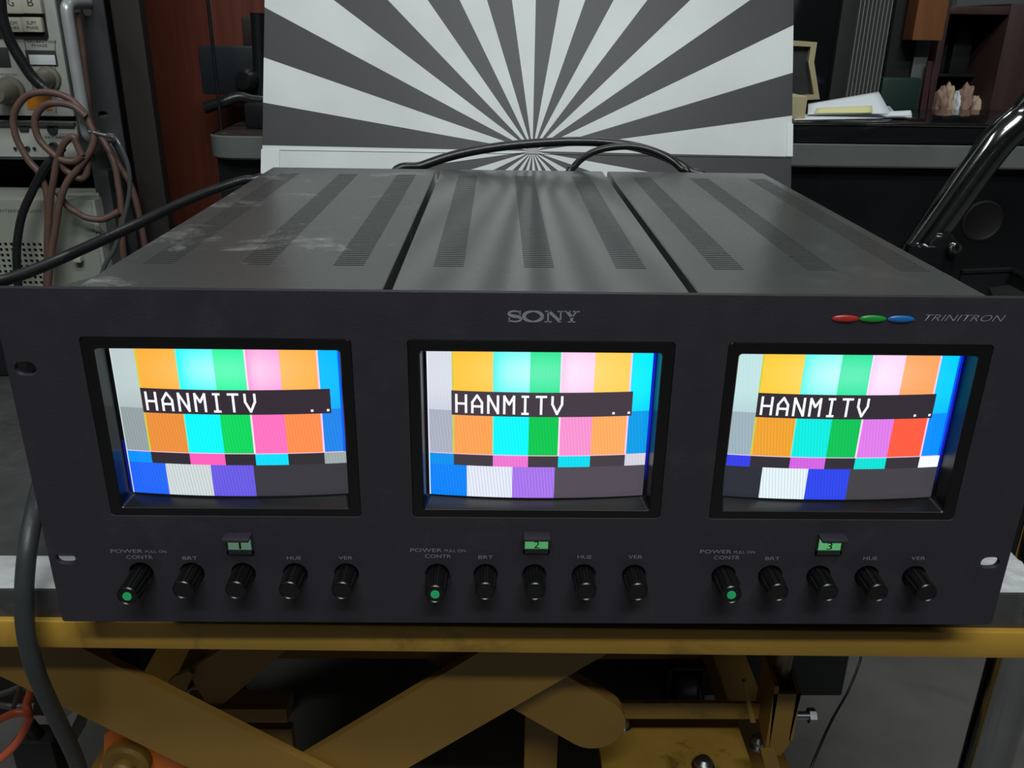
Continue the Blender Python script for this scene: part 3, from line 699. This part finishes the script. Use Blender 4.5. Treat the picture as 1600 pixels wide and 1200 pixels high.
b = MB(); p = at(1237, 188, .655); q = at(1262, 150, .655); b.box((p.x-.02, .652, ST), (q.x, .70, q.z), .003); kb = b.done('cardboard_box', M['kraft'], None); tag(kb, 'small cream cardboard box on the flat component beside the papers', 'box')
# cream zigzag frame
b = MB(); O = [(1225, 62), (1277, 66), (1272, 97), (1281, 155), (1225, 158)]; I = [(1225, 71), (1267, 73), (1263, 96), (1272, 148), (1225, 150)]
for k in range(4): b.prism([at(*O[k], .76), at(*O[k+1], .76), at(*I[k+1], .76), at(*I[k], .76)], (0, .012, 0))
fr = empty('folded_frame', 'cream-edged zigzag frame standing behind the sunburst carton', 'frame', at(1250, 158, .765))
b.done('frame_edge', M['kraft'], fr, smooth=False)
b = MB(); b.prism([at(*p, .768) for p in I], (0, .01, 0)); b.done('frame_panel', M['dark'], fr, smooth=False)
b = MB(); b.cyl(at(1250, 158, .765)-Vector((0, 0, .018)), at(1250, 150, .765), .004); b.done('foot', M['dark'], fr)
# tall dark units at the back, standing on the bench
def standing(name, px0, px1, ytop_z, Y, depth, m, label, cat, z0=BZ, py=100):
    a = at(px0, py, Y).x; c = at(px1, py, Y).x
    b = MB(); b.box((a, Y, z0), (c, Y+depth, ytop_z), .002); return tag(b.done(name, M[m], None), label, cat)
standing('display_panel', 1180, 1298, .62, .86, .10, 'black_gloss', 'wide black glossy panel standing right behind the sunburst carton', 'panel')
fin = empty('finned_unit', 'tall dark grey unit with bright vertical fins standing behind the papers', 'heat sink', (.5, .87, BZ))
x0, x1 = at(1303, 100, .85).x, at(1326, 100, .85).x
b = MB(); b.box((x0, .85, BZ), (x1+.001, .95, .62), .002); b.done('side_cheek', M['dark'], fin)
x2 = at(1379, 100, .85).x; b = MB(); b.box((x1, .862, BZ), (x2, .95, .62), .001); b.done('core', M['inner'], fin)
for k in range(9):
    x = x1+.004+(x2-x1-.004)*k/8; b = MB(); b.box((x-.0005, .850, BZ), (x+.0005, .863, .62)); b.done('fin', M['fin'], fin, smooth=False)
standing('black_cabinet', 1385, 1440, .60, .935, .30, 'inner', 'matt black cabinet right of the finned unit', 'cabinet')
b = MB(); p0 = at(1374, 160, .90); p1 = at(1441, 122, .90); b.box((p0.x, .90, BZ), (p1.x, .925, p1.z), .003); tag(b.done('green_box', M['green'], None), 'dark green box on the workbench behind the papers', 'box')
b = MB(); p0 = at(1425, 125, .92); p1 = at(1458, 62, .92); b.box((p0.x, .926, BZ), (p1.x, .929, p1.z), .001); tag(b.done('grey_board', M['greypanel'], None), 'small grey panel standing behind the dark green box', 'panel')
b = MB(); p0 = at(1421, 63, .90); p1 = at(1468, 63, .90); b.box((p0.x, .892, p0.z), (p1.x, .925, .52), .002); tag(b.done('wooden_case', M['wood_orange'], None), 'orange-brown wooden case in front of the black cabinet, above the dark green box', 'case')
b = MB(); b.bar(at(1453, 96, .915), at(1441, 172, .905), .008, .004, (0, 1, 0)); b.bar(at(1458, 96, .912), at(1449, 172, .902), .0012, .003, (0, 1, 0)); tag(b.done('red_folder', mat('dark_red_card', (58, 24, 27), .5), None, smooth=False), 'thin dark red folder leaning against the left post of the maroon shelf', 'folder')
shelf = empty('shelf_cabinet', 'dark maroon wooden shelf cabinet at the right with a black opening', 'shelf', (.72, 1.0, BZ))
sx0, sx1 = at(1460, 100, .93).x, at(1470, 100, .93).x; sx2 = at(1561, 100, .93).x; zt = at(1500, 22, .93).z; zt2 = at(1500, 9, .93).z
b = MB(); b.box((sx0, .93, BZ), (sx1, 1.2, zt2), .001); b.done('side_post', M['maroon'], shelf)
b = MB(); b.box((sx2, .93, BZ), (sx2+.06, 1.2, zt2+.004), .001); b.done('side_post', M['maroon'], shelf)
b = MB(); b.box((sx1, .931, zt), (sx2, 1.2, zt2), .001); b.done('top_board', M['maroon'], shelf)
b = MB(); b.box((sx1, 1.15, BZ), (sx2, 1.19, zt)); b.done('back_panel', M['inner'], shelf, smooth=False)
b = MB(); zz = at(1500, 118, .94).z; b.box((sx1, .99, zz-.004), (sx2, 1.15, zz), .0005); b.done('inner_shelf', M['black'], shelf)
mm = (sx1+sx2)/2; dk = MB(); dk.box((sx1+.01, .995, zz), (mm-.004, 1.12, zt-.02), .002); tag(dk.done('black_module', M['black'], None), 'black module at the left inside the maroon shelf', 'module')
dk = MB(); dk.box((mm+.004, .995, zz), (sx2-.01, 1.12, zt-.02), .002); tag(dk.done('black_module', M['black'], None), 'black module at the right inside the maroon shelf', 'module')
# crumpled wrapped things on the lower shelf
for k, (px, w_, h_, mm_, lb) in enumerate(((1475, .016, .030, 'tan2', 'rose-brown crumpled bundle at the left end under the maroon shelf'), (1487, .012, .033, 'tan', 'tan upright bundle second from the left under the maroon shelf'), (1499, .008, .026, 'paper', 'narrow white slip between the bundles under the maroon shelf'), (1514, .020, .032, 'tan2', 'rose-tan round bundle right of the white slip'), (1534, .024, .022, 'tan', 'pale tan folded bundle at the right end under the maroon shelf'))):
    p = at(px, 178, .95); b = MB(); t = bmesh.new(); bmesh.ops.create_icosphere(t, subdivisions=4, radius=1)
    for v in t.verts:
        n_ = noise.noise(v.co*1.7+Vector((k*9, 0, 0)))*.35+noise.noise(v.co*4+Vector((k*5, 2, 0)))*.15
        q = v.co*(1+n_); v.co = Vector((p.x+q.x*w_*.55, .97+q.y*.014, BZ+max(0, h_*.75+q.z*h_*.75)))
    b.add(t); tag(b.done('wrapped_bundle' if mm_ != 'paper' else 'paper_slip', M[mm_], None, ang=80), lb, 'bundle' if mm_ != 'paper' else 'paper')
b = MB(); b.box((at(1495, 5, 1.6).x, 1.6, at(1495, 14, 1.6).z), (at(1640, 5, 1.6).x, 1.62, .6)); tag(b.done('pale_board', M['greypanel'], None, smooth=False), 'pale grey board hanging far behind, above the maroon shelf', 'board')
# ---------------- left of the carton: wood cabinet, monitor arm
wc = empty('wooden_cabinet', 'tall red-brown wooden cabinet standing behind the left end of the workbench', 'cabinet', (-.40, .9, FZ))
wx0, wx1 = at(228, 200, .835).x, at(440, 200, .835).x
b = MB(); b.box((wx0, .835, FZ), (wx1, 1.25, 1.3), .002); b.done('cabinet_body', M['wood'], wc)
b = MB(); b.box((wx0-.075, .83, FZ), (wx0-.002, 1.25, 1.3), .002); b.done('side_panel', M['darkbrown'], wc)
arm_ = empty('monitor_arm', 'black clamp arm with a flat black plate on the left end of the workbench', 'arm', at(395, 200, .72))
b = MB(); p = at(316, 147, .74); q = at(400, 72, .74); b.box((p.x, .74, p.z), (q.x+.03, .765, q.z), .003); b.done('mounting_plate', mat('blue_black_plate', (32, 38, 42), .4), arm_)
b = MB(); p = at(384, 208, .70); b.box((p.x, .70, BZ), (p.x+.05, .75, at(384, 160, .70).z), .004); b.done('clamp_base', M['black'], arm_)
b = MB(); b.tube([at(320, 169, .70), at(345, 161, .70), at(372, 152, .705), at(392, 156, .71), at(410, 158, .715)], .0065, 16, 6); b.done('lever', M['rubber'], arm_)
b = MB(); b.lathe(at(392, 127, .735), (-.3, -1, .1), [(.012, -.02), (.014, 0), (.014, .012), (.010, .018), (0, .019)], 24); b.done('tension_knob', M['black'], arm_)
b = MB(); b.cyl((at(402, 100, .735).x, .735, BZ), at(402, 20, .735), .008, n=20); b.done('post', M['black'], arm_)
b = MB(); p = at(380, 78, .79); q = at(410, 26, .79); b.box((p.x, .79, p.z), (q.x+.03, .84, q.z), .004); b.box((p.x+.004, .80, BZ), (q.x+.02, .83, p.z+.002), .004); tag(b.done('brown_stand', M['darkbrown'], None), 'dark brown upright stand behind the black clamp arm', 'stand')
b = MB(); b.cyl((at(345, 190, .68).x, .68, BZ), (at(345, 190, .68).x, .68, .75), .0019, n=12); tag(b.done('thin_rod', M['rubber'], None), 'thin black upright rod in front of the flat black plate', 'rod')

# ================================================================== EQUIPMENT RACK AT THE LEFT
RY = .60
rack = empty('equipment_rack', 'tall dark grey equipment rack at the left edge holding the silver instruments', 'rack', (-.6, .8, FZ))
hx = at(162, 180, RY)
rx0, rx1 = hx.x-.021, hx.x+.018
lp = [[(rx0, FZ), (rx1, FZ), (rx1, .75), (rx0, .75)]]
for k in range(-6, 6): lp.append(slot2(hx.x, hx.z+k*.1016, .0055, .0042))
b = MB(); b.box((-.95, RY+.106, -.12), (-.46, RY+.112, .75)); b.done('dark_gap_backing', M['inner'], rack, smooth=False)  # black sheet added so the gap between the instruments stays dark
me = plate_mesh('rack_rail', lp, .003, XZ(RY)); link('rack_rail', me, M['rail'], rack)
b = MB(); b.box((rx1+.003, RY+.01, FZ), (rx1+.008, RY+.075, .75)); b.box((rx1+.008, RY-.004, FZ), (rx1+.037, RY+.012, .75), .001); b.done('side_panel', M['darkbrown'], rack)
# upper silver instrument
ins = empty('test_instrument', 'silver-grey test instrument with a push-button block, meter and chrome handle, upper left', 'instrument', (-.6, RY, .19))
ix = -.4700; iz0 = at(50, 181, .597).z; YF = .596
b = MB(); b.box((-.95, YF, iz0), (ix, RY+.10, .42), .0012); b.done('front_case', M['silver_panel'], ins)
p = at(78, 58, YF); b = MB(); b.box((-.72, YF-.004, p.z), (p.x-.001, YF+.001, .40), .001); b.done('button_block', M['inner'], ins)
def pxbox(name, x0, y0, x1, y1, Y, dep, m, parent, bev=.0006):
    a = at(x0, y1, Y); c = at(x1, y0, Y); b = MB(); b.box((a.x, Y, a.z), (c.x, Y+dep, c.z), bev); return b.done(name, M[m], parent)
w0 = at(38, 8, YF-.006); w1 = at(64, 49, YF-.006)
for i, bx0 in enumerate((4.5, 35)):
    for j, (ya, yb) in enumerate(((-6, 21), (27, 50))):
        bt = pxbox('push_button', bx0+j*2, ya, bx0+26+j*2, yb, YF-.009, .006, 'button', ins, .001)
        tx = [['G', 'B'], [['COM', 'LINES'], ['SUPY', 'PHASE']]][j][i]
        a = at(bx0+j*2+5, yb-5, YF-.0092); c = at(bx0+j*2+21, ya+6, YF-.0092)
        if j == 0: text('button_text', tx, (a.x+c.x)/2-.003, (a.x+c.x)/2+.003, a.z+.004, a.z+.011, M['ink'], bt, y=YF-.0094)
        else:
            text('button_text', tx[0], a.x+.001, c.x-.001, (a.z+c.z)/2+.0004, c.z, M['ink'], bt, y=YF-.0094); text('button_text', tx[1], a.x, c.x, a.z, (a.z+c.z)/2-.001, M['ink'], bt, y=YF-.0094)
mt = pxbox('meter', 43, 79, 86, 102, YF-.0015, .002, 'dark', ins)
fm = pxbox('meter_face', 47, 86, 85, 101, YF-.0022, .001, 'meter', mt)
pxbox('meter', -20, 74, 11, 104, YF-.0015, .002, 'dark', ins)
a = at(50, 73, YF); text('panel_text', 'PHASE', a.x, a.x+.016, a.z, a.z+.0026, M['ink'], ins, y=YF-.0003)
a = at(42, 66.5, YF); text('panel_text', 'CALIBRATION', a.x, a.x+.030, a.z, a.z+.0022, M['ink'], ins, y=YF-.0003)
a = at(2, 118, YF); text('panel_text', 'POSITION', a.x, a.x+.017, a.z, a.z+.0022, M['ink'], ins, y=YF-.0003)
b = MB(); a = at(38, 62, YF); c = at(94, 178, YF)
for q0, q1 in (((a.x, a.z), (c.x, a.z)), ((a.x, a.z), (a.x, c.z)), ((at(86, 62, YF).x, a.z), (c.x-.004, c.z))): b.bar((q0[0], YF-.0002, q0[1]), (q1[0], YF-.0002, q1[1]), .0006, .0004, (0, 1, 0))
b.done('panel_line', M['ink'], ins, smooth=False)
for px, py, r, l in ((68, 124, .0095, .026), (8, 144, .0115, .032)):
    c = at(px, py, YF-.012); c.y = YF; b = MB(); b.lathe(c, (0, -1, 0), [(r*1.35, 0), (r*1.3, .004), (r, .005), (r*.95, l-.003), (r*.8, l), (0, l)], 28); k = b.done('control_knob', M['knob_grey'], ins)
st = pxbox('sticker', 43, 151, 78, 171, YF-.0006, .0005, 'sticker', ins, 0)
hp = [at(140, 8, .59), at(126, 5, .565), at(113, 10, .553), at(106, 28, .550), at(108, 80, .550), at(114, 140, .550), at(121, 195, .550), at(126, 214, .556), at(134, 224, .59)]
hp[0] = Vector((hp[3].x, .598, hp[2].z+.004)); hp[1] = Vector((hp[3].x, .566, hp[2].z+.003))
for q in hp[2:7]: q.x = hp[3].x
hp[7] = Vector((hp[3].x+.001, .556, hp[7].z-.0)); hp[8] = Vector((hp[3].x+.003, .598, hp[8].z+.004))
b = MB(); b.tube(hp, .0058, 20, 8); b.done('carry_handle', M['handle'], ins, ang=60)
b = MB(); b.box((ix+.001, .5975, iz0-.045), (rx0+.004, .5995, .42)); b.done('mounting_ear', M['rail'], ins, smooth=False)
# narrow lower unit
lu = empty('connector_panel', 'narrow silver panel with small sockets, under the test instrument in the rack', 'panel', (-.6, RY, .15))
zt_ = at(50, 190, YF).z; zb_ = at(50, 249, YF).z
b = MB(); b.box((-.95, YF+.001, zb_), (ix, RY+.10, zt_), .0015); b.done('front_case', M['silver_panel'], lu)
b = MB(); b.box((-.95, YF-.004, zt_-.0035), (ix, YF+.002, zt_), .0006); b.box((-.95, YF-.002, zb_), (ix, YF+.002, zb_+.003), .0006); b.done('edge_trim', M['steel'], lu)
for px, py, r in ((82, 202, .0055), (84, 230, .0055), (43, 232, .0026)):
    c = at(px, py, YF); b = MB(); b.lathe(c+Vector((0, .001, 0)), (0, -1, 0), [(r, 0), (r, .002), (r*.75, .0024), (r*.7, .001), (0, .001)], 24); b.done('socket', M['dark'], lu)
pxbox('slide_switch', 30, 199, 43, 205, YF-.0015, .003, 'dark', lu)
for px in (24, 54): c = at(px, 232, YF); MB().cyl(c+Vector((0, .001, 0)), c-Vector((0, .001, 0)), .0018, n=12).done('screw', M['steel'], lu)
a = at(70, 216, YF); text('panel_text', 'EXT REF', a.x, a.x+.020, a.z, a.z+.002, M['ink'], lu, y=YF+.0006)
# perforated lower box
pb = empty('perforated_unit', 'grey-beige unit with a grid of square vent holes, lowest at the left', 'instrument', (-.6, .55, .0))
PY = .552; pt_ = at(60, 313, PY).z; pr_ = at(144, 330, PY).x
lp = [[(-.80, -.12), (pr_, -.12), (pr_, pt_), (-.80, pt_)]]
g0 = at(63, 382, PY)
for i in range(16):
    for j in range(13):
        cx = g0.x-i*.00605+(.0000); cz = g0.z-j*.0060; h_ = .0017
        lp.append([(cx-h_, cz-h_), (cx+h_, cz-h_), (cx+h_, cz+h_), (cx-h_, cz+h_)])
me = plate_mesh('perforated_front', lp, .002, XZ(PY)); link('perforated_front', me, M['beige_panel'], pb)
b = MB(); b.box((-.80, PY+.006, -.12), (pr_-.002, PY+.07, pt_-.003)); b.done('interior', M['inner'], pb, smooth=False)
b = MB(); b.box((-.80, PY+.001, pt_-.002), (pr_+.004, PY+.075, pt_+.0005), .001); b.box((pr_, PY+.0005, -.12), (pr_+.004, PY+.075, pt_), .001); b.done('outer_case', M['beige_panel'], pb)
b = MB(); a = at(125, 397, PY); b.box((a.x-.004, PY-.010, a.z-.007), (a.x+.004, PY-.001, a.z-.001), .0008); b.box((a.x-.002, PY-.003, a.z-.002), (a.x+.004, PY, a.z+.008), .0005); b.done('latch', M['button'], pb)
a = at(0, 330, PY); text('panel_text', 'VIDEO INTERFACE UNIT', a.x-.02, at(66, 330, PY).x, a.z-.001, a.z+.0022, M['ink'], pb, y=PY-.0012)
b = MB(); b.box((-.80, .556, FZ), (pr_, .66, -.121), .002); tag(b.done('storage_box', M['inner'], None), 'matt black box on the floor carrying the perforated unit', 'box')
# vertical metal bracket
a = at(148, 267, .57); c = at(168, 267, .57); b = MB(); b.box((a.x, .57, -.1), (c.x, .590, a.z), .001); b.box((a.x, .57, -.1), (c.x+.012, .5955, -.095), .001); bk = b.done('metal_bracket', M['rail'], rack); tag(bk, 'short upright grey bracket')
# cables hanging on the handle
def paths(name, strands, r, m, label, cat='cable'):
    b = MB()
    for st in strands: b.tube(st, r, 12, 6)
    return tag(b.done(name, M[m], None, ang=70), label, cat)
HYF = .535
P_ = lambda pts, ys: [at(x, y, ys if not isinstance(ys, (list, tuple)) else ys[0]+(ys[1]-ys[0])*i/(len(pts)-1)) for i, (x, y) in enumerate(pts)]
paths('coiled_cable', [
 P_([(112, 156), (92, 147), (68, 144), (44, 149), (27, 166), (21, 188), (25, 214), (36, 236), (47, 254), (62, 272), (74, 310), (74, 380), (72, 470)], (.538, .532)),
 P_([(134, 182), (114, 166), (88, 161), (68, 166), (56, 182), (55, 199), (62, 219), (79, 237), (97, 250), (117, 252), (129, 243)], (.528, .524)),
 P_([(112, 156), (122, 166), (134, 180), (141, 195), (147, 210), (145, 227), (136, 245), (121, 265), (108, 280), (99, 298), (93, 320), (88, 350), (80, 400), (74, 460)], (.536, .518)),
 P_([(128, 243), (120, 225), (115, 214), (103, 221), (94, 236), (88, 256), (84, 280), (80, 302), (78, 320), (76, 360), (74, 460)], (.524, .526)),
 P_([(120, 20), (128, 70), (133, 115), (137, 146), (139, 177), (147, 208), (158, 216), (170, 236), (180, 261), (185, 291), (189, 320), (191, 370), (196, 430)], (.575, .54)),
 P_([(150, 205), (166, 228), (183, 255), (201, 283), (213, 316), (224, 370), (232, 420)], (.578, .57)),
 P_([(90, 300), (105, 322), (120, 332), (135, 340), (157, 343), (172, 338), (186, 330)], (.53, .54)),
 P_([(94, 240), (99, 261), (108, 270), (125, 279), (134, 274), (137, 261), (138, 240)], (.527, .532))],
 .0034, 'brown_rubber', 'brown cable coiled and knotted over the chrome handle at the left')
paths('thin_cable', [P_([(140, 206), (165, 212), (181, 217), (192, 236), (200, 258), (203, 280), (202, 302), (198, 325), (190, 358), (178, 390), (165, 412), (155, 440)], (.53, .50))], .0022, 'glossy_grey', 'thin glossy dark grey cable hanging right of the brown coil')
paths('black_lead', [P_([(0, -30), (2, 20), (15, 62), (34, 96), (52, 122), (74, 142)], (.545, .555))], .0055, 'rubber', 'thick black lead crossing the test instrument from the top left')
paths('black_lead', [P_([(98, 230), (86, 245), (70, 262), (50, 300), (35, 335), (28, 370), (26, 400), (28, 440), (30, 466)], (.535, .515))], .0042, 'rubber', 'black lead hanging in front of the perforated unit')
paths('black_lead', [P_([(160, 210), (170, 222), (186, 250), (200, 290), (214, 340), (222, 400)], (.59, .58))], .003, 'rubber', 'black lead hanging along the rack side behind the pale cable')
# dark thing on the cart at the far left
b = MB(); b.box((-.515, .335, .0006), (-.425, .43, .045), .004); a = b.done('adapter_box', M['black'], None); tag(a, 'small black box on the cart mat left of the rack monitor', 'box')

# ================================================================== UNDER AND BEHIND THE CART
b = MB(); b.box((.225, .56, FZ), (.455, .63, FZ+.30), .003); tag(b.done('floor_cabinet', M['black'], None), 'low black cabinet on the floor behind the lift cart', 'cabinet')
cable('thin_cable', [at(1350, 1000, .40), at(1343, 1035, .37), at(1325, 1080, .34), at(1300, 1125, .30), at(1275, 1180, .26), at(1255, 1230, .24)], .0013, 'rubber', 'thin black cable hanging beside the yellow channel bracket', 8)
b = MB(); p = [at(92, 1095, .36), at(128, 1103, .36), at(112, 1155, .36), at(60, 1240, .30), at(20, 1240, .30), at(50, 1160, .34)]
b.prism(p, (.0, .03, -.01)); tag(b.done('plastic_case', M['white_item'], None, smooth=False), 'pale grey plastic case under the cart behind the thick cable', 'case')
ad = MB(); c = at(62, 1165, .30); ad.box(c+Vector((-.022, -.012, -.045)), c+Vector((.020, .016, .014)), .005); ad.cyl(c+Vector((0, 0, .01)), c+Vector((-.004, 0, .030)), .008, .005); tag(ad.done('power_plug', M['black'], None), 'black moulded power plug under the cart at the left', 'plug')
paths('orange_cable', [P_([(-30, 1138), (0, 1124), (25, 1114), (45, 1117), (40, 1135), (25, 1162), (0, 1186), (-30, 1205)], (.24, .24)), P_([(45, 1117), (42, 1100), (48, 1078), (44, 1050)], (.24, .26))], .0036, 'red_cable', 'orange-red cable looped under the cart at the left')
paths('brown_wire', [P_([(8, 1035), (0, 1055), (-20, 1080)], (.25, .25)), P_([(40, 1040), (30, 1080), (18, 1112)], (.27, .27))], .0022, 'brown_rubber', 'thin brown wire beside the orange-red cable')
paths('white_wire', [P_([(-20, 1092), (10, 1082), (35, 1074), (70, 1082), (98, 1098)], (.30, .33)), P_([(-20, 1098), (20, 1104), (55, 1103)], (.30, .30))], .003, 'clear', 'pale wire behind the orange-red cable under the cart')
b = MB(); p = at(0, 1100, .55); b.box((-.95, .52, FZ), (-.50, .545, -.18), .003); tag(b.done('floor_crate', M['darkbrown'], None), 'dark brown crate on the floor at the far left under the cart', 'crate')
# repeats that belong together
for o in COL.objects:
    if o.parent: continue
    k = o.name.split('.')[0]
    if k == 'paper_sheet': o['group'] = 'loose papers on the flat component'
    elif k == 'wrapped_bundle': o['group'] = 'bundles under the maroon shelf'
    elif k == 'black_module': o['group'] = 'black modules in the maroon shelf'
    elif k == 'black_lead': o['group'] = 'black leads hanging at the rack'
